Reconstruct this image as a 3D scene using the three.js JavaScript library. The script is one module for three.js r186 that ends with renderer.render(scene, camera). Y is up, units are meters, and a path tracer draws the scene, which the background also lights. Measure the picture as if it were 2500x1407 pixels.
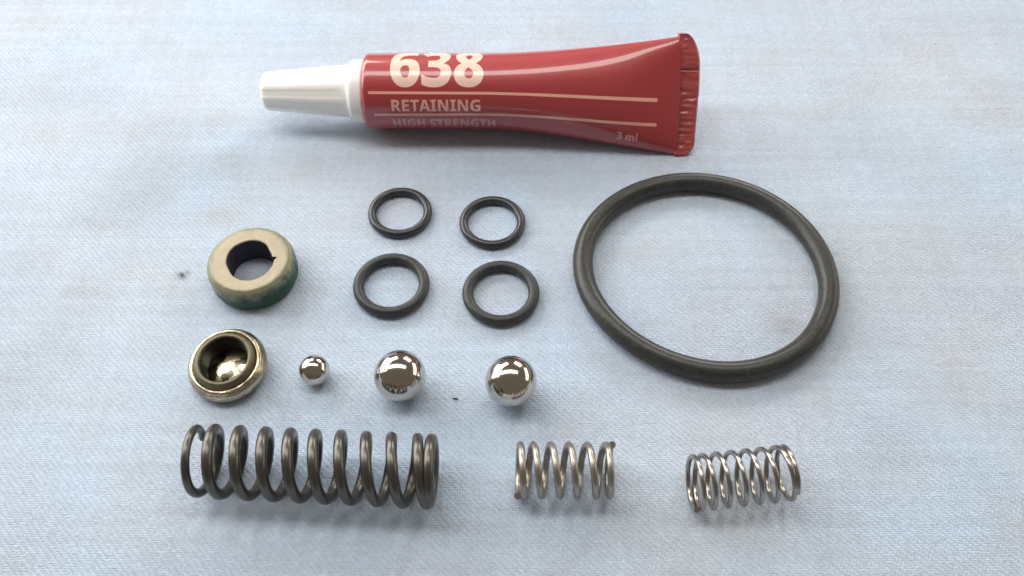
import * as THREE from 'three';
import { mergeGeometries, toCreasedNormals } from 'three/addons/utils/BufferGeometryUtils.js';
import { RectAreaLightUniformsLib } from 'three/addons/lights/RectAreaLightUniformsLib.js';

// ------------------------------------------------------------------ camera, light, exposure
const scene = new THREE.Scene();
const MM = 0.001;
const camera = new THREE.PerspectiveCamera(36, 1024 / 576, 0.005, 20);
const ELEV = THREE.MathUtils.degToRad(55), DIST = 0.131;
camera.position.set(0, Math.sin(ELEV) * DIST, Math.cos(ELEV) * DIST);
camera.lookAt(0, 0, 0);
camera.focus = 0.127;
camera.userData.fStop = 45;
camera.updateMatrixWorld();

scene.background = new THREE.Color().setRGB(0.185, 0.16, 0.13);   // the dim room round the work table
RectAreaLightUniformsLib.init();

const renderer = new THREE.WebGLRenderer();
renderer.toneMapping = THREE.LinearToneMapping;
renderer.toneMappingExposure = 1.0;
renderer.shadowMap.enabled = true;

// lamps of the room, one to two metres away: [name, label, position m, width, height, colour, strength, glow]
const LAMPS = [
  ['table_lamp', 'long lamp hanging low over the cloth', [-0.06, 0.36, -0.08], 0.54, 0.085, [1, 0.95, 0.86], 4.6, 2],
  ['spot_lamp', 'small lamp behind the table on the side of the white cap', [-0.17, 0.25, -0.36], 0.17, 0.11, [1, 0.95, 0.87], 9, 2],
  ['spot_lamp', 'small lamp behind the table on the side of the crimped tube end', [0.175, 0.21, -0.36], 0.17, 0.11, [1, 0.95, 0.87], 9, 2],
  ['window_lamp', 'bright lamp panel with dark bars standing beside the table', [-0.36, 0.18, -0.2], 0.4, 0.28, [1, 0.985, 0.95], 4, 2],
  ['wall_lamp', 'wide warm lamp panel across the table', [0.9, 0.3, -0.3], 0.8, 0.24, [1, 0.88, 0.7], 2.6, 1],
];

// ------------------------------------------------------------------ helpers
let seed = 7;
const rnd = () => { seed = (seed * 1664525 + 1013904223) >>> 0; return seed / 4294967296; };
const hash = (x, y) => { let h = (Math.imul(x, 374761393) ^ Math.imul(y, 668265263)) >>> 0; h = Math.imul(h ^ (h >>> 13), 1274126177) >>> 0; return ((h ^ (h >>> 16)) >>> 0) / 4294967296; };
function noise(x, y, px = 0, py = 0) {             // value noise in 0..1; px, py = periods in cells (0 = none)
  const xi = Math.floor(x), yi = Math.floor(y), fx = x - xi, fy = y - yi;
  const w = (i, p) => (p ? ((i % p) + p) % p : i);
  const a = hash(w(xi, px), w(yi, py)), b = hash(w(xi + 1, px), w(yi, py)), c = hash(w(xi, px), w(yi + 1, py)), d = hash(w(xi + 1, px), w(yi + 1, py));
  const u = fx * fx * (3 - 2 * fx), v = fy * fy * (3 - 2 * fy);
  return a + (b - a) * u + (c - a) * v + (a - b - c + d) * u * v;
}
const fbm = (x, y, n = 4) => { let s = 0, a = 0.5, t = 0; for (let i = 0; i < n; i++) { s += a * noise(x + i * 17.3, y - i * 9.1); t += a; a *= 0.5; x *= 2; y *= 2; } return s / t; };
const sstep = (a, b, x) => { const t = Math.min(1, Math.max(0, (x - a) / (b - a))); return t * t * (3 - 2 * t); };
const lerp = (a, b, t) => a + (b - a) * t;

function dataTexture(w, h, fn, srgb) {             // fn(i, j) -> [r, g, b] in 0..1
  const d = new Uint8Array(w * h * 4);
  for (let j = 0; j < h; j++) for (let i = 0; i < w; i++) {
    const c = fn(i, j), k = (j * w + i) * 4;
    d[k] = Math.max(0, Math.min(255, c[0] * 255 + 0.5)); d[k + 1] = Math.max(0, Math.min(255, c[1] * 255 + 0.5)); d[k + 2] = Math.max(0, Math.min(255, c[2] * 255 + 0.5)); d[k + 3] = 255;
  }
  const t = new THREE.DataTexture(d, w, h);
  t.magFilter = THREE.LinearFilter; t.minFilter = THREE.LinearFilter;
  t.wrapS = t.wrapT = THREE.RepeatWrapping;
  if (srgb) t.colorSpace = THREE.SRGBColorSpace;
  t.needsUpdate = true;
  return t;
}
const lin2s = (c) => (c <= 0.0031308 ? c * 12.92 : 1.055 * Math.pow(c, 1 / 2.4) - 0.055);
const lin = (r, g, b) => new THREE.Color().setRGB(r, g, b);

const taken = {};
function numbered(n) { const k = taken[n] = (taken[n] ?? -1) + 1; return k ? `${n}_${String(k).padStart(3, '0')}` : n; }
function tag(o, label, category, group, kind) {
  o.userData.label = label;
  if (category) o.userData.category = category;
  if (group) o.userData.group = group;
  if (kind) o.userData.kind = kind;
  return o;
}
function mesh(name, geo, mat, parent) {
  const m = new THREE.Mesh(geo, mat);
  m.name = parent && parent !== scene ? name : numbered(name);
  m.castShadow = m.receiveShadow = true;
  (parent ?? scene).add(m);
  return m;
}
function group(name, x, y, z) { const g = new THREE.Group(); g.name = numbered(name); g.position.set(x * MM, y * MM, z * MM); scene.add(g); return g; }

// grid(nu, nv, f): surface f(u, v) -> [x, y, z] in mm with u, v in 0..1
function grid(nu, nv, f) {
  const p = [], uv = [], idx = [];
  for (let j = 0; j <= nv; j++) for (let i = 0; i <= nu; i++) { const u = i / nu, v = j / nv, q = f(u, v); p.push(q[0] * MM, q[1] * MM, q[2] * MM); uv.push(u, v); }
  for (let j = 0; j < nv; j++) for (let i = 0; i < nu; i++) { const a = j * (nu + 1) + i, b = a + 1, c = a + nu + 1, d = c + 1; idx.push(a, b, d, a, d, c); }
  const g = new THREE.BufferGeometry();
  g.setAttribute('position', new THREE.Float32BufferAttribute(p, 3));
  g.setAttribute('uv', new THREE.Float32BufferAttribute(uv, 2));
  g.setIndex(idx); g.computeVertexNormals();
  return g;
}
function weldSeam(g, nu, nv) {                     // equal normals at u = 0 and u = 1
  const n = g.attributes.normal;
  for (let j = 0; j <= nv; j++) {
    const a = j * (nu + 1), b = a + nu, v = new THREE.Vector3(n.getX(a) + n.getX(b), n.getY(a) + n.getY(b), n.getZ(a) + n.getZ(b)).normalize();
    n.setXYZ(a, v.x, v.y, v.z); n.setXYZ(b, v.x, v.y, v.z);
  }
  return g;
}
// solid of revolution about +y; profile [[r, y], ...] from the outside bottom upward and inward; mod(angle, r, y) -> r
function round(profile, nv, mod, nu = 96) {
  const len = [0];
  for (let i = 1; i < profile.length; i++) len.push(len[i - 1] + Math.hypot(profile[i][0] - profile[i - 1][0], profile[i][1] - profile[i - 1][1]));
  const at = (t) => { const s = t * len[len.length - 1]; let i = 1; while (i < len.length - 1 && len[i] < s) i++; const k = (s - len[i - 1]) / Math.max(1e-9, len[i] - len[i - 1]); return [lerp(profile[i - 1][0], profile[i][0], k), lerp(profile[i - 1][1], profile[i][1], k)]; };
  const g = grid(nu, nv, (u, v) => {
    const a = -u * Math.PI * 2, [r0, y] = at(v), r = mod ? mod(a, r0, y) : r0;
    return [Math.cos(a) * r, y, Math.sin(a) * r];
  });
  return weldSeam(g, nu, nv);
}
// fillets every inner corner of a profile with radius q
function fillet(pts, q = 0.15, n = 4) {
  const out = [pts[0]];
  for (let i = 1; i < pts.length - 1; i++) {
    const [a, b, c] = [pts[i - 1], pts[i], pts[i + 1]].map((p) => new THREE.Vector2(...p));
    const d1 = a.clone().sub(b), d2 = c.clone().sub(b), k = Math.min(pts[i][2] ?? q, d1.length() * 0.45, d2.length() * 0.45);
    const s = b.clone().addScaledVector(d1.normalize(), k), e = b.clone().addScaledVector(d2.normalize(), k);
    for (let t = 0; t <= n; t++) { const w = t / n; out.push([(1 - w) ** 2 * s.x + 2 * w * (1 - w) * b.x + w * w * e.x, (1 - w) ** 2 * s.y + 2 * w * (1 - w) * b.y + w * w * e.y]); }
  }
  out.push(pts[pts.length - 1]);
  return out;
}

// ------------------------------------------------------------------ the cloth
// gentle unevenness of the cloth, height in mm at x, z in mm
function clothHeight(x, z) {
  let h = 0.5 * (fbm(x / 46 + 5.2, z / 38 + 1.7, 2) - 0.5) + 0.26 * (fbm(x / 15 + 9.1, z / 12 + 3.3, 2) - 0.5);
  const ridge = (x0, z0, ang, w, l, a) => { const dx = x - x0, dz = z - z0, c = Math.cos(ang), s = Math.sin(ang), p = dx * c + dz * s, q = -dx * s + dz * c; return a * Math.exp(-(p * p) / (l * l) - (q * q) / (w * w)); };
  h += ridge(-52, -25, 2.5, 4.5, 34, 0.2) + ridge(60, -10, 0.9, 5, 30, 0.28) + ridge(56, 24, 1.2, 4.5, 22, 0.42) + ridge(-46, 38, 0.2, 4.5, 26, 0.3) + ridge(66, 30, 0.5, 3.4, 26, 0.3) + ridge(-68, 8, 1.9, 4, 22, 0.3);
  return h;
}
const THREADS = 132, TILE = 40;                    // a 40 mm tile of 132 x 132 threads
const weaveTexture = dataTexture(2048, 2048, (i, j) => {
  let x = (i / 2048) * THREADS, y = (j / 2048) * THREADS;
  x += 0.55 * (noise(x / 3, y / 6, 44, 22) - 0.5); y += 0.55 * (noise(x / 6 + 50, y / 3, 22, 44) - 0.5);
  const cx = Math.floor(x), cy = Math.floor(y), fx = x - cx - 0.5, fy = y - cy - 0.5;
  const cell = hash(((cx % 132) + 132) % 132 + 900, ((cy % 132) + 132) % 132), over = cell > 0.82 ? Math.floor(cell * 97) % 3 : (((cx - cy) % 3) + 3) % 3;          // a fine twill: its lines run down to the right
  const warp = 1 - 3.4 * fx * fx, weft = 1 - 3.4 * fy * fy;
  let h = over === 0 ? weft * (1 - 1.2 * fx * fx) : warp * (1 - 0.9 * (over === 1 ? (fy - 0.5) ** 2 : (fy + 0.5) ** 2));
  h = 0.2 + 0.55 * h + 0.22 * (cell - 0.5) + 0.14 * (noise(x / 2, y / 2, 66, 66) - 0.5) + 0.2 * (noise(x * 3, y * 3, 396, 396) - 0.5);
  return [h, h, h];
});
weaveTexture.repeat.set(1000 / TILE, 1000 / TILE);

// dye, chroma blotches, stains and smudges of the cloth, 300 mm square around the origin
const SPAN = 300;
const stains = [ // x, z, radius x, radius z, turn, strength, colour factor
  [-60, -21, 5, 8, 0.6, 0.8, [0.86, 0.83, 0.78]], [-74.7, -35, 8, 6, 0, 0.5, [0.95, 0.88, 0.84]], [-47, -25, 5, 2.2, 0, 0.5, [0.9, 0.86, 0.8]],
  [-46, -14, 3, 2.2, 0, 0.9, [0.92, 0.85, 0.78]], [39.4, 6.2, 3.6, 2.8, 0.4, 0.9, [0.86, 0.79, 0.74]], [50.8, 26.5, 5, 4, 0.3, 0.6, [0.9, 0.87, 0.85]],
  [-49.3, -2.2, 0.85, 0.6, 0.5, 1.1, [0.45, 0.47, 0.5]], [-48.6, -2.9, 0.5, 0.4, 0.5, 0.7, [0.5, 0.5, 0.53]], [-66, -13, 2.4, 1, 0.2, 0.6, [0.86, 0.87, 0.88]],
  [-33, -33, 3, 2.4, 0, 0.4, [0.96, 0.93, 0.92]], [-58, 10, 10, 5, 0.2, 0.4, [0.97, 0.94, 0.93]], [70, 20, 8, 6, 0.3, 0.4, [0.97, 0.95, 0.94]], [60, -30, 12, 3, -0.2, 0.35, [0.94, 0.95, 0.96]], [20, 3, 5, 4, 0, 0.3, [0.97, 0.94, 0.95]],
];
const clothColour = dataTexture(2048, 2048, (i, j) => {
  const x = (i / 2048 - 0.5) * SPAN, z = (j / 2048 - 0.5) * SPAN;
  let r = 0.472, g = 0.552, b = 0.677;
  const m = fbm(x / 18, z / 14, 3) - 0.5, m2 = fbm(x / 7 + 40, z / 6, 2) - 0.5, m3 = fbm(x / 26 - 30, z / 22 + 8, 2) - 0.5;
  const streak = fbm(x / 44 + 3, z / 0.8, 3) - 0.5, streak2 = fbm(x / 0.9, z / 30 + 11, 3) - 0.5;
  const grain = noise(x / 0.28, z / 0.28) - 0.5, fleck = noise(x / 0.55 + 3, z / 0.4) - 0.5;
  const v = 1 + 0.13 * m + 0.09 * m2 + 0.13 * streak + 0.06 * streak2 + 0.12 * grain + 0.08 * fleck;
  r *= v * (1 + 0.14 * m3 - 0.06 * m2); g *= v * (1 + 0.015 * m3 + 0.02 * m); b *= v * (1 - 0.09 * m3 + 0.07 * m2);
  for (const [sx, sz, rx, rz, t, a, c] of stains) {
    const dx = x - sx, dz = z - sz;
    if (Math.abs(dx) > 3 * rx + 3 * rz || Math.abs(dz) > 3 * rx + 3 * rz) continue;
    const ct = Math.cos(t), st = Math.sin(t), p = (dx * ct + dz * st) / rx, q = (-dx * st + dz * ct) / rz;
    const k = Math.min(1, a * Math.exp(-(p * p + q * q)) * (0.55 + 0.9 * fbm(x / (rx * 0.5), z / (rz * 0.5), 3)));
    r *= lerp(1, c[0], k); g *= lerp(1, c[1], k); b *= lerp(1, c[2], k);
  }
  return [lin2s(r), lin2s(g), lin2s(b)];
}, true);
clothColour.wrapS = clothColour.wrapT = THREE.MirroredRepeatWrapping;
clothColour.repeat.set(1000 / SPAN, 1000 / SPAN);
clothColour.offset.set(0.5, 0.5);

const clothMaterial = new THREE.MeshPhysicalMaterial({ map: clothColour, bumpMap: weaveTexture, bumpScale: 0.00014, roughness: 0.75, specularIntensity: 0.5, sheen: 0.8, sheenRoughness: 0.7, sheenColor: lin(0.9, 0.95, 1) });
{
  const W = 900, D = 760, n = 300, g = grid(n, n, (u, v) => {
    const e = (t) => { const s = t * 2 - 1; return Math.sign(s) * (0.35 * Math.abs(s) + 0.65 * Math.abs(s) ** 3); };   // finer in the middle
    const x = e(u) * W / 2, z = -e(v) * D / 2;
    return [x, clothHeight(x, z), z];
  });
  const p = g.attributes.position, uv = g.attributes.uv;
  for (let i = 0; i < p.count; i++) uv.setXY(i, p.getX(i), p.getZ(i));
  tag(mesh('cloth_surface', g, clothMaterial), 'pale blue woven cotton cloth spread under all the parts', 'cloth', null, 'structure');
}

// ------------------------------------------------------------------ materials
function rubberMap(base, dust) {
  return dataTexture(512, 256, (i, j) => { const n = fbm(i / 9, j / 9, 4), s = fbm(i / 60, j / 20, 2); const k = 1 + 0.5 * (n - 0.5) + 0.35 * (s - 0.5), d = dust * sstep(0.56, 0.8, n); return [0, 1, 2].map((c) => lin2s(base[c] * k + d)); }, true);
}
const rubber = new THREE.MeshPhysicalMaterial({ map: rubberMap([0.033, 0.037, 0.039], 0.014), roughness: 0.4, specularIntensity: 0.7, sheen: 0.12, sheenRoughness: 0.6, sheenColor: lin(0.6, 0.6, 0.56) });
const rubberGloss = new THREE.MeshPhysicalMaterial({ map: rubberMap([0.03, 0.034, 0.038], 0.01), roughness: 0.26, specularIntensity: 0.9 });
const rubberBrown = new THREE.MeshPhysicalMaterial({ map: rubberMap([0.034, 0.035, 0.033], 0.012), roughness: 0.36, specularIntensity: 0.75, sheen: 0.12, sheenRoughness: 0.6, sheenColor: lin(0.6, 0.57, 0.5) });
const scuff = dataTexture(512, 512, (i, j) => { const n = fbm(i / 14, j / 14, 4), q = 0.5 + 0.9 * (n - 0.4); return [q, q, q]; });
const chrome = new THREE.MeshStandardMaterial({ color: lin(0.57, 0.53, 0.475), metalness: 1, roughness: 0.12 });
const darkSteel = new THREE.MeshStandardMaterial({ color: lin(0.115, 0.11, 0.098), metalness: 0.85, roughness: 0.33, bumpMap: scuff, bumpScale: 0.00001 });
const brightSteel = new THREE.MeshStandardMaterial({ color: lin(0.36, 0.335, 0.3), metalness: 0.95, roughness: 0.36 });
const thinSteel = new THREE.MeshStandardMaterial({ color: lin(0.34, 0.32, 0.295), metalness: 0.95, roughness: 0.24 });

// ------------------------------------------------------------------ adhesive tube
{
  const R = 6.1, L = 51.2, X0 = -24.12, Z0 = -35.36, BETA = THREE.MathUtils.degToRad(47.5);
  const dz = [Math.sin(BETA), -Math.cos(BETA)], nz = [Math.cos(BETA), Math.sin(BETA)];     // (y, z) of the seam line and of the label's facing
  const tube = group('adhesive_tube', X0, 0, Z0);
  tag(tube, 'small red adhesive tube with white tapered cap lying on the cloth', 'tube');
  const shape = (s) => {
    const t = s / L, f = sstep(0.30, 1.06, t) * 0.35 + 0.65 * Math.max(0, (t - 0.4) / 0.6) ** 1.8;
    let a = R * (1 + 0.545 * f), b = R * Math.sqrt(Math.max(0.002, 1 - (a / R - 1) / 0.571));
    const sh = s < 0.9 ? Math.sqrt(1 - (1 - s / 0.9) ** 2) : 1, q = 0.83 + 0.17 * sh;      // rounded shoulder
    a *= q; b *= q;
    return { a, b: Math.max(b, 0.42), y: lerp(6.1, 7.05, sstep(0.35, 1, t)), z: lerp(0, 2.2, sstep(0.35, 1, t)) };
  };
  const NU = 128, NV = 150;
  const g = grid(NU, NV, (u, v) => {
    const s = v < 0.08 ? (v / 0.08) * 0.9 : 0.9 + ((v - 0.08) / 0.92) * (L - 0.9);
    const c = shape(s), al = (u - 0.5) * Math.PI * 2;
    const dent = 0.35 * sstep(0.72, 0.95, s / L) * Math.cos(al * 2) * Math.exp(-(((s / L - 0.93) / 0.1) ** 2));
    const p = Math.sin(al) * c.a, wob = 0.16 * sstep(0.2, 0.6, s / L) * (1 - sstep(0.93, 1, s / L)) * (noise(s * 0.16 + 3, Math.cos(al) * 1.6 + 4) - 0.5), q = Math.cos(al) * (c.b - dent + wob);
    return [s, c.y + dz[0] * p + nz[0] * q, c.z + dz[1] * p + nz[1] * q];
  });
  weldSeam(g, NU, NV);
  { const p = g.attributes.position, uv = g.attributes.uv; for (let i = 0; i < p.count; i++) uv.setXY(i, p.getX(i) / (L * MM), uv.getX(i)); }
  // the print: u along the tube, v round it (0.5 = the side that faces up to the front)
  const CW = 2048, CH = 1536, cv = document.createElement('canvas'); cv.width = CW; cv.height = CH;
  const k = cv.getContext('2d');
  k.fillStyle = 'rgb(165,54,59)'; k.fillRect(0, 0, CW, CH);
  const U = (px) => ((px - 893) / (1650 - 893)) * CW, V = (deg) => (0.5 - deg / 360) * CH;
  function words(text, x0, x1, bottom, top, ink) {
    k.save(); k.font = 'bold 200px sans-serif'; k.textBaseline = 'alphabetic'; k.fillStyle = ink;
    const w = k.measureText(text).width, h = 0.714 * 200;
    k.translate(U(x0), V(bottom)); k.scale((U(x1) - U(x0)) / w, (V(bottom) - V(top)) / h);
    k.fillText(text, 0, 0); k.strokeStyle = ink; k.lineWidth = text === '638' ? 5 : 2; k.strokeText(text, 0, 0); k.restore();
  }
  words('638', 960, 1186, 8, 80, 'rgb(236,200,188)');
  words('RETAINING', 962, 1178, -30.5, -12.5, 'rgb(232,176,170)');
  words('HIGH STRENGTH', 962, 1212, -66, -46, 'rgb(196,136,136)');
  words('3 ml', 1500, 1552, -60, -46, 'rgb(222,160,156)');
  k.strokeStyle = 'rgb(240,178,160)'; k.lineWidth = 17; k.lineCap = 'round';
  k.beginPath(); k.moveTo(U(915), V(-2)); k.lineTo(U(1592), V(-4)); k.stroke();
  k.strokeStyle = 'rgb(232,170,158)';
  k.beginPath(); k.moveTo(U(925), V(-37)); k.bezierCurveTo(U(1200), V(-37), U(1400), V(-35), U(1592), V(-31)); k.stroke();
  const print = new THREE.CanvasTexture(cv); print.colorSpace = THREE.SRGBColorSpace;
  const gloss = { roughness: 0.4, clearcoat: 1, clearcoatRoughness: 0.07 };
  mesh('tube_body', g, new THREE.MeshPhysicalMaterial({ map: print, ...gloss }), tube);

  // flattened and crimped end
  const c1 = shape(L), H = 9.75, NUc = 30, NVc = 190;
  const crimp = (side) => grid(NUc, NVc, (u, v) => {
    const w = v * 2 - 1, p = w * H * (w > 0 ? 1.02 : 0.985);
    const cornerR = w > 0 ? Math.sqrt(Math.max(0, 1 - Math.max(0, (w - 0.5) / 0.5) ** 2.1)) : Math.sqrt(Math.max(0, 1 - Math.max(0, (-w - 0.76) / 0.24) ** 2.2));
    const x = lerp(-0.5, 0.25 + (w > 0 ? 0.2 + 2.75 * cornerR : 0.5 + 2.4 * cornerR), u);
    const edge = Math.min(1, Math.min(u, 1 - u) / 0.14, (1 - Math.abs(w)) / 0.02), e = Math.sqrt(Math.max(0, 1 - (1 - edge) ** 2));
    const fold = w > 0.43 ? 0.28 : 0;
    const ridges = 0.085 * Math.sin(p * 6.6 + 0.8 * noise(p, u * 2)) * sstep(0.1, 0.35, u) * sstep(1, 0.7, u) * (w > 0.43 ? 0.25 : noise(p * 0.9 + 4, 2) * 1.3);
    const lumps = 0.26 * (noise(p * 1.3 + 8, u * 3 + side * 5) - 0.5) + 0.09 * (noise(p * 3.3 + 18, u * 6) - 0.5), crease = -0.32 * Math.exp(-(((w - 0.43) / 0.022) ** 2));
    const q = side * (0.5 + fold) * e + (side > 0 ? ridges + lumps + crease : 0) * e + (w > 0.86 ? 0.6 * (w - 0.86) : 0);
    const bend = 0.15 * Math.sin(w * 3 + 1) * u;
    return [L + x + bend, c1.y + dz[0] * p + nz[0] * q, c1.z + dz[1] * p + nz[1] * q];
  });
  const front = crimp(1), back = crimp(-1);
  back.setIndex(Array.from(back.index.array).reverse()); back.computeVertexNormals();
  const redPlain = new THREE.MeshPhysicalMaterial({ color: lin(0.4, 0.064, 0.068), roughness: 0.4, clearcoat: 0.8, clearcoatRoughness: 0.22 });
  const crimped = mesh('crimped_end', mergeGeometries([front, back]), redPlain, tube);
  crimped.userData.label = 'flat crimped tail of the tube with ridges and a crease';

  // white cap: fluted taper, collar, flat tip
  const capProfile = [[0, 17.05], [2.2, 17.05, 0.3], [2.75, 16.75, 0.25], [3.06, 16.3, 0.2], [4.2, 2.7, 0.5], [4.45, 2.35, 0.2], [4.95, 2.3, 0.3], [5.1, 1.9, 0.2], [5.1, 0.1, 0.2], [0, 0.05]].reverse();
  const cap = round(fillet(capProfile, 0.2, 5), 120, (a, r, y) => (y > 2.9 && r > 2.5 ? r + 0.07 * Math.min(1, (y - 2.9) * 0.8) * Math.tanh(2 * Math.cos(a * 10)) : r), 192);
  cap.rotateZ(Math.PI / 2); cap.translate(0, 0, 0);
  const white = new THREE.MeshPhysicalMaterial({ color: lin(0.96, 0.955, 0.935), roughness: 0.3, specularIntensity: 0.7 });
  const cp = mesh('cap', cap, white, tube);
  cp.position.set(0.12 * MM, 6.1 * MM, 0);
  cp.userData.label = 'white fluted plastic screw cap';
  const neck = round(fillet([[0, 0], [5.02, 0, 0.2], [5.12, 0.5, 0.2], [5.02, 1.1, 0.2], [0, 1.1]], 0.2), 40);
  neck.rotateZ(Math.PI / 2);
  const nk = mesh('cap_collar', neck, white, cp);
  nk.position.x = 0.82 * MM;
}

// ------------------------------------------------------------------ o-rings
function ring(name, label, grp, x, z, R, rc, mat, radius) {
  const NU = 220, NV = 40, y0 = clothHeight(x, z);
  const f = radius ?? (() => R);
  const g = grid(NU, NV, (u, v) => {
    const a = u * Math.PI * 2, b = v * Math.PI * 2, r = f(a), q = r + rc * Math.cos(b);
    const X = Math.cos(a) * q, Z = Math.sin(a) * q, lift = clothHeight(x + Math.cos(a) * r, z + Math.sin(a) * r) - y0;
    return [X, rc * 0.97 + lift * 0.9 - rc * Math.sin(b), Z];
  });
  weldSeam(g, NU, NV);
  { const n = g.attributes.normal; for (let i = 0; i <= NU; i++) { const a = i, b = NV * (NU + 1) + i; const v = new THREE.Vector3(n.getX(a) + n.getX(b), n.getY(a) + n.getY(b), n.getZ(a) + n.getZ(b)).normalize(); n.setXYZ(a, v.x, v.y, v.z); n.setXYZ(b, v.x, v.y, v.z); } }
  { const uv = g.attributes.uv, reps = Math.max(1, Math.round(R / 4)); for (let i = 0; i < uv.count; i++) uv.setXY(i, uv.getX(i) * reps, uv.getY(i)); }
  const m = mesh(name, g, mat);
  m.position.set(x * MM, y0 * MM, z * MM);
  return tag(m, label, 'O-ring', grp);
}
ring('rubber_ring', 'thin shiny black O-ring directly above the thicker O-ring beside the green-rimmed bush', 'small black O-rings', -17.51, -14.1, 4.33, 0.67, rubberGloss);
ring('rubber_ring', 'thin shiny black O-ring under the middle of the red tube, nearest the large O-ring', 'small black O-rings', -3.04, -12.1, 4.46, 0.67, rubberGloss);
ring('rubber_ring', 'thicker dull black O-ring beside the green-rimmed bush', 'small black O-rings', -17.74, -0.05, 4.81, 0.81, rubber);
ring('rubber_ring', 'thicker dull black O-ring nearest the large O-ring', 'small black O-rings', -1.62, 1.36, 4.83, 0.82, rubber);
ring('large_rubber_ring', 'largest dark grey rubber O-ring, slightly oval, below the red tube', null, 28.59, -2.32, 17.57, 1.5, rubberBrown,
  (a) => 17.57 + 0.352 * Math.cos(2 * a) + 0.297 * Math.sin(2 * a) - 0.116 * Math.cos(3 * a) - 0.049 * Math.sin(3 * a));

// ------------------------------------------------------------------ steel balls
function ball(label, x, z, r) {
  const m = mesh('steel_ball', new THREE.SphereGeometry(r * MM, 96, 64), chrome);
  m.position.set(x * MM, (clothHeight(x, z) + r * 0.985) * MM, z * MM);
  return tag(m, label, 'ball', 'polished steel balls');
}
ball('smallest polished steel ball, beside the brass coloured cup', -26.9, 15.1, 2.1);
ball('large polished steel ball between the smallest ball and another large one', -15.0, 16.75, 3.48);
ball('large polished steel ball below the thicker O-ring, nearest the large O-ring', -0.12, 17.5, 3.46);

// ------------------------------------------------------------------ green-rimmed bush
{
  const x = -38.1, z = -2.08, bush = group('bonded_bush', x, clothHeight(x, z), z);
  tag(bush, 'tan ring with dark bore and worn green rim standing flat on cloth', 'bush');
  const wear = dataTexture(1024, 128, (i, j) => {
    const a = i / 1024, y = j / 128, n = noise(a * 24, y * 3, 24) * 0.6 + noise(a * 80, y * 9, 80) * 0.4;
    const green = [0.018, 0.066, 0.042], pale = [0.24, 0.255, 0.17];
    const side = 0.5 + 0.5 * Math.cos((a - 0.52) * Math.PI * 2);                   // more rubbed on one side
    const k = sstep(0.62, 1.05, y + 0.34 * (n - 0.5) + 0.3 * side);
    return [0, 1, 2].map((c) => lin2s(lerp(green[c], pale[c], k) * (0.75 + 0.5 * n)));
  }, true);
  const face = dataTexture(1024, 128, (i, j) => {
    const a = i / 1024, y = j / 128, n = noise(a * 18, y * 3, 18) * 0.5 + noise(a * 60, y * 8, 60) * 0.3 + noise(a * 200, y * 30, 200) * 0.2;
    const tan = [0.36, 0.315, 0.225], olive = [0.19, 0.2, 0.13];
    const k = sstep(0.3, 0.02, y + 0.22 * (n - 0.5));
    return [0, 1, 2].map((c) => lin2s(lerp(tan[c], olive[c], k) * (0.86 + 0.28 * n)));
  }, true);
  mesh('green_rim', round(fillet([[5.6, 0], [6.1, 0.15, 0.3], [6.36, 1.0, 0.5], [6.36, 3.2, 0.5], [6.18, 3.92, 0.35], [5.8, 4.25]], 0.4), 40, (a, r) => r + 0.05 * (noise(a * 3 + 20, 1) - 0.5)),
    new THREE.MeshPhysicalMaterial({ map: wear, roughness: 0.4, specularIntensity: 0.6 }), bush).userData.label = 'worn dark green rim';
  const wrap = (t) => ((t % (Math.PI * 2)) + Math.PI * 3) % (Math.PI * 2) - Math.PI;
  const notch = (a) => { const d = wrap(a + 0.1); return sstep(-0.05, 0.02, d) * (0.3 + 0.32 * Math.max(0, Math.sin(d))) * (1 - sstep(1.5, 2.9, d)) + 0.22 * Math.max(0, -Math.sin(d + 0.5)) + 0.42 * Math.exp(-((d / 0.1) ** 2)) * (d > 0 ? 1 : 0.2); };   // the near half of the hole is torn wider
  const hole = (a, r) => r + notch(a) + 0.16 * (noise(Math.cos(a) * 2.4 + 9, Math.sin(a) * 2.4 + 9) - 0.5) + 0.05 * (noise(Math.cos(a) * 9 + 9, Math.sin(a) * 9 + 9) - 0.5);
  mesh('face', round(fillet([[5.81, 4.24], [5.6, 4.38, 0.2], [3.32, 4.4, 0.1], [3.2, 4.25]], 0.2), 30, (a, r) => (r < 3.25 ? hole(a, r) : r < 4 ? lerp(hole(a, r), r, (r - 3.25) / 0.75) : r), 256),
    new THREE.MeshPhysicalMaterial({ map: face, roughness: 0.45, metalness: 0.25, bumpMap: scuff, bumpScale: 0.00004 }), bush).userData.label = 'flat tan top face with a nick in the hole';
  mesh('bore', round([[3.2, 4.25], [3.2, 0.02]], 12, (a, r) => hole(a, r), 256), new THREE.MeshPhysicalMaterial({ color: lin(0.03, 0.032, 0.06), roughness: 0.6 }), bush).userData.label = 'dark wall of the hole';
}

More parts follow.
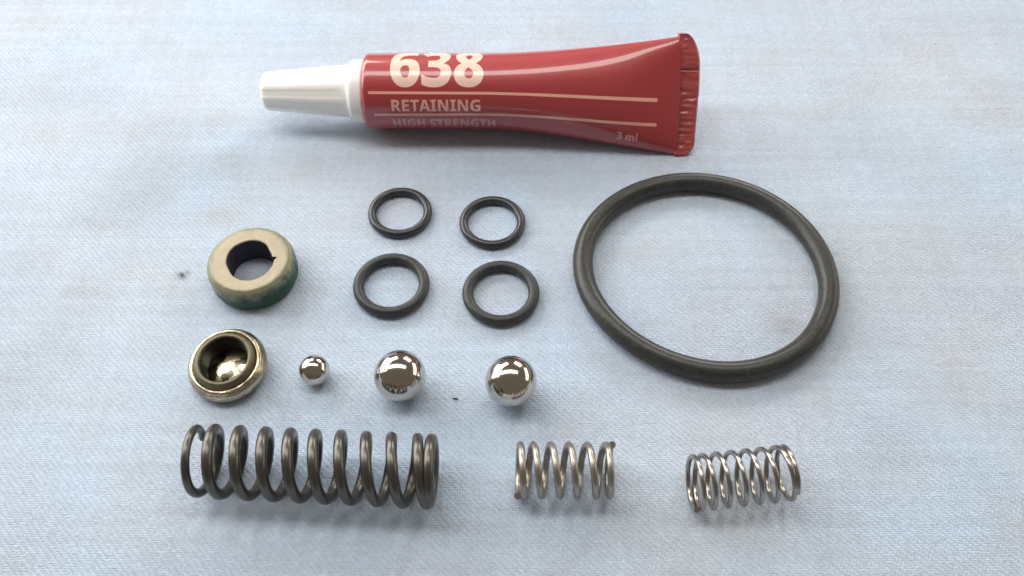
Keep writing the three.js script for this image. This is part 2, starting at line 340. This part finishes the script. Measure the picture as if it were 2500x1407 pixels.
// ------------------------------------------------------------------ brass coloured cup
{
  const x = -38.9, z = 14.0, cup = group('valve_seat', x, clothHeight(x, z), z);
  tag(cup, 'brass coloured metal cup with dark hollow beside the smallest ball', 'metal cup');
  const stain = dataTexture(1024, 256, (i, j) => {
    const a = i / 1024, y = j / 256, n = noise(a * 16, y * 6, 16) * 0.45 + noise(a * 50, y * 18, 50) * 0.35 + noise(a * 140, y * 60, 140) * 0.2;
    const k = Math.max(sstep(0.45, 0.75, n), sstep(0.1, 0.9, Math.cos((a - 0.12) * Math.PI * 2)) * sstep(0.25, 0.55, n + 0.1)), base = [0.55, 0.5, 0.37], dark = [0.15, 0.125, 0.085];
    return [0, 1, 2].map((c) => lin2s(lerp(base[c], dark[c], 0.75 * k)));
  }, true);
  const skin = new THREE.MeshStandardMaterial({ map: stain, metalness: 0.95, roughness: 0.24, bumpMap: scuff, bumpScale: 0.00003 });
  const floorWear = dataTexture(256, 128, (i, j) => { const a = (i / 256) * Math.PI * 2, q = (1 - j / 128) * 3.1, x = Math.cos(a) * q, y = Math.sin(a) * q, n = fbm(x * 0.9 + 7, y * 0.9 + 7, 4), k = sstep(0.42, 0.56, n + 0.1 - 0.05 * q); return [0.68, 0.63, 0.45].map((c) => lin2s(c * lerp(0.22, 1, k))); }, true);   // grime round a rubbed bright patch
  mesh('body', round(fillet([[4.7, 0], [5.1, 0.2, 0.3], [5.4, 1.0, 0.5], [5.36, 1.75, 0.35], [4.8, 2.55, 0.25], [4.45, 2.65, 0.2], [4.2, 2.4]], 0.3), 50), skin, cup);
  mesh('rim', round(fillet([[4.22, 2.38], [4.06, 3.0, 0.2], [3.7, 3.35, 0.25], [3.4, 3.3, 0.12], [3.28, 3.05]], 0.2), 30, (a, r) => r + 0.06 * (noise(a * 4 + 30, 2) - 0.5)), new THREE.MeshStandardMaterial({ color: lin(0.15, 0.13, 0.09), metalness: 0.8, roughness: 0.45, bumpMap: scuff, bumpScale: 0.00004 }), cup).userData.label = 'raised dull brown rim round the hollow';
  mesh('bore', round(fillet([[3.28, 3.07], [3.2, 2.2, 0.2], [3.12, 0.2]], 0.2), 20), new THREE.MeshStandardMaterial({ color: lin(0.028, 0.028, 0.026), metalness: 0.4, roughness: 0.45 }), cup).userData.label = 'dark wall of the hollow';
  mesh('hollow', round(fillet([[3.13, 0.22], [2.6, 0.38, 0.2], [1.9, 0.56, 0.4], [1.0, 0.7, 0.5], [0, 0.75]], 0.3), 40), new THREE.MeshStandardMaterial({ map: floorWear, metalness: 1, roughness: 0.17, bumpMap: scuff, bumpScale: 0.000012 }), cup).userData.label = 'shiny floor of the hollow';
  cup.rotation.set(0.1, 0, 0.045); cup.position.y += 0.42 * MM;
}

// ------------------------------------------------------------------ coil springs
// knots: [turns, distance along the axis]; turn 0 is the far side; hand = 1 goes over the top towards the viewer, -1 under
function spring(name, label, ax, az, yaw, R, w, hand, knots, mat, ground = 0) {
  const K = knots, px = (t) => {                   // smooth through the knots
    let i = 1; while (i < K.length - 1 && K[i][0] < t) i++;
    const s = (t - K[i - 1][0]) / (K[i][0] - K[i - 1][0]), p1 = K[i - 1][1], p2 = K[i][1];
    const d = (q) => (q <= 0 ? (K[1][1] - K[0][1]) / (K[1][0] - K[0][0]) : q >= K.length - 1 ? (K[q][1] - K[q - 1][1]) / (K[q][0] - K[q - 1][0]) : (K[q + 1][1] - K[q - 1][1]) / (K[q + 1][0] - K[q - 1][0]));
    const h = K[i][0] - K[i - 1][0], m1 = d(i - 1) * h, m2 = d(i) * h;
    return (2 * s ** 3 - 3 * s * s + 1) * p1 + (s ** 3 - 2 * s * s + s) * m1 + (-2 * s ** 3 + 3 * s * s) * p2 + (s ** 3 - s * s) * m2;
  };
  const t0 = K[0][0], t1 = K[K.length - 1][0], steps = Math.round((t1 - t0) * 56), sides = 18;
  const centre = (t) => { const f = t * Math.PI * 2; return new THREE.Vector3(px(t), R + w + hand * R * Math.sin(f), -R * Math.cos(f)); };
  const g = grid(sides, steps, (u, v) => {
    const t = lerp(t0, t1, v), f = t * Math.PI * 2, c = centre(t), T = centre(t + 1e-3).sub(centre(t - 1e-3)).normalize();
    const N = new THREE.Vector3(0, hand * Math.sin(f), -Math.cos(f)), B = new THREE.Vector3().crossVectors(T, N).normalize(), b = -u * Math.PI * 2;
    const q = w * (1 + 0.03 * (noise(t * 9, 3) - 0.5)) * (1 - ground * (1 - sstep(0.2, 1.1, t - t0)));   // a ground-down first turn
    c.addScaledVector(N, Math.cos(b) * q).addScaledVector(B, Math.sin(b) * q);
    return [c.x, c.y, c.z];
  });
  weldSeam(g, sides, steps);
  { const uv = g.attributes.uv; for (let i = 0; i < uv.count; i++) uv.setXY(i, uv.getX(i) * 0.4, uv.getY(i) * (t1 - t0) * 2); }
  const caps = [t0, t1].map((t, e) => {
    const f = t * Math.PI * 2, c = centre(t), T = centre(t + 1e-3).sub(centre(t - 1e-3)).normalize().multiplyScalar(e ? 1 : -1);
    const d = new THREE.CircleGeometry(w * (e ? 1 : 1 - ground) * MM, sides); d.applyQuaternion(new THREE.Quaternion().setFromUnitVectors(new THREE.Vector3(0, 0, 1), T));
    return d.translate(c.x * MM, c.y * MM, c.z * MM);
  });
  const m = mesh(name, mergeGeometries([g, ...caps]), mat);
  const mid = (px(t0) + px(t1)) / 2, cx = ax + Math.cos(yaw) * mid, cz = az - Math.sin(yaw) * mid;
  m.position.set(ax * MM, (clothHeight(cx, cz) - 0.03) * MM, az * MM);
  m.rotation.y = yaw;
  return tag(m, label, 'spring');
}
const D2R = Math.PI / 180;
// far silhouettes of the turns and near ones between them, in mm along the axis
const knots = (far, near, d, first, last) => { const k = [...first]; far.forEach((t, i) => { k.push([i + d, t]); if (near[i] !== undefined) k.push([i + 0.5 + d, near[i]]); }); return [...k, ...last]; };
spring('coil_spring', 'longest thick dark steel coil spring, below the brass coloured cup', -39.49, 29.4, -2.86 * D2R, 3.95, 0.69, 1,
  knots([-0.15, 2.16, 5.3, 8.57, 11.69, 14.81, 18.0, 21.18, 24.35, 27.6, 29.36], [0.76, 3.7, 7.16, 10.39, 13.61, 16.75, 19.89, 23.17, 26.3, 29.28], 0.067, [[-0.06, -0.3]], [[10.47, 29.8]]), darkSteel, 0.28);
spring('coil_spring', 'short bright coil spring lying between the long dark spring and another short spring', 0.8, 30.3, 0, 3.14, 0.44, 1,
  knots([0.25, 1.86, 4.05, 6.32, 8.59, 10.94, 11.78], [0.83, 2.91, 5.17, 7.33, 9.67, 11.33], 0.067, [[-0.43, -0.09]], []), brightSteel);
spring('coil_spring', 'short thin-wire coil spring lying askew below the large O-ring', 22.2, 32.0, 6.55 * D2R, 3.24, 0.32, 1,
  knots([0.65, 1.85, 3.57, 5.46, 7.36, 9.3, 11.2, 12.12], [0.75, 2.3, 4.13, 6.17, 8.13, 10.09, 12.14], 0.067, [[-0.45, 0.1]], [[7.45, 12.35]]), thinSteel);

// ------------------------------------------------------------------ specks of lint
function lint(label, x, z, fibres, spread, w, turn, tone) {
  const parts = [];
  for (let i = 0; i < fibres; i++) {
    const a = turn ?? rnd() * 6.3, l = spread * (0.5 + rnd()), bx = (rnd() - 0.5) * spread * 0.5, bz = (rnd() - 0.5) * spread * 0.4, h = 0.12 + rnd() * 0.1;
    const pts = [-1, -0.3, 0.4, 1].map((s) => new THREE.Vector3((bx + s * l * Math.cos(a) * 0.5 + (rnd() - 0.5) * 0.1) * MM, (h - 0.04 * s * s) * MM, (bz + s * l * Math.sin(a) * 0.4 + (rnd() - 0.5) * 0.1) * MM));
    parts.push(new THREE.TubeGeometry(new THREE.CatmullRomCurve3(pts), 10, w * MM, 6));
  }
  const m = mesh('lint_speck', mergeGeometries(parts), new THREE.MeshStandardMaterial({ color: lin(...tone), roughness: 0.9 }));
  m.position.set(x * MM, clothHeight(x, z) * MM, z * MM);
  return tag(m, label, 'lint');
}
lint('blurred dark tuft of lint on cloth beside the green-rimmed bush', -49.2, -2.3, 5, 0.6, 0.035, undefined, [0.12, 0.125, 0.14]);
lint('tiny dark sliver of lint between the two large steel balls', -7.7, 18.4, 2, 0.55, 0.075, 0.25, [0.05, 0.055, 0.065]);

// ------------------------------------------------------------------ the lamps themselves
for (const [name, label, at, w, h, c, strength, glow] of LAMPS) {
  const lamp = new THREE.Group(); lamp.name = numbered(name); scene.add(lamp);
  tag(lamp, label, 'lamp');
  lamp.position.set(...at); if (at[1] > Math.hypot(at[0], at[2])) lamp.up.set(0, 0, -1); lamp.lookAt(0, 0, 0);
  const housing = mesh('housing', new THREE.BoxGeometry(w + 0.03, h + 0.03, 0.04), new THREE.MeshStandardMaterial({ color: lin(0.5, 0.49, 0.46), roughness: 0.6 }), lamp);
  housing.position.z = -0.03;
  const diffuser = mesh('diffuser', new THREE.BoxGeometry(w, h, 0.008), new THREE.MeshStandardMaterial({ color: lin(0.8, 0.8, 0.78), emissive: lin(...c), emissiveIntensity: glow, roughness: 0.5 }), lamp);
  diffuser.position.z = -0.006;
  if (name === 'window_lamp') for (const [bx, by, bw, bh] of [[0, 0, 0.022, h], [-w / 4, 0.02, w / 2 - 0.022, 0.018], [w / 4, -0.035, w / 2 - 0.022, 0.018]]) mesh('bar', new THREE.BoxGeometry(bw, bh, 0.012), housing.material, lamp).position.set(bx, by, 0.016);
  const light = new THREE.RectAreaLight(lin(...c), strength, w, h);
  light.rotation.y = Math.PI; light.position.z = 0.004; light.castShadow = true;
  lamp.add(light);
}

renderer.render(scene, camera);
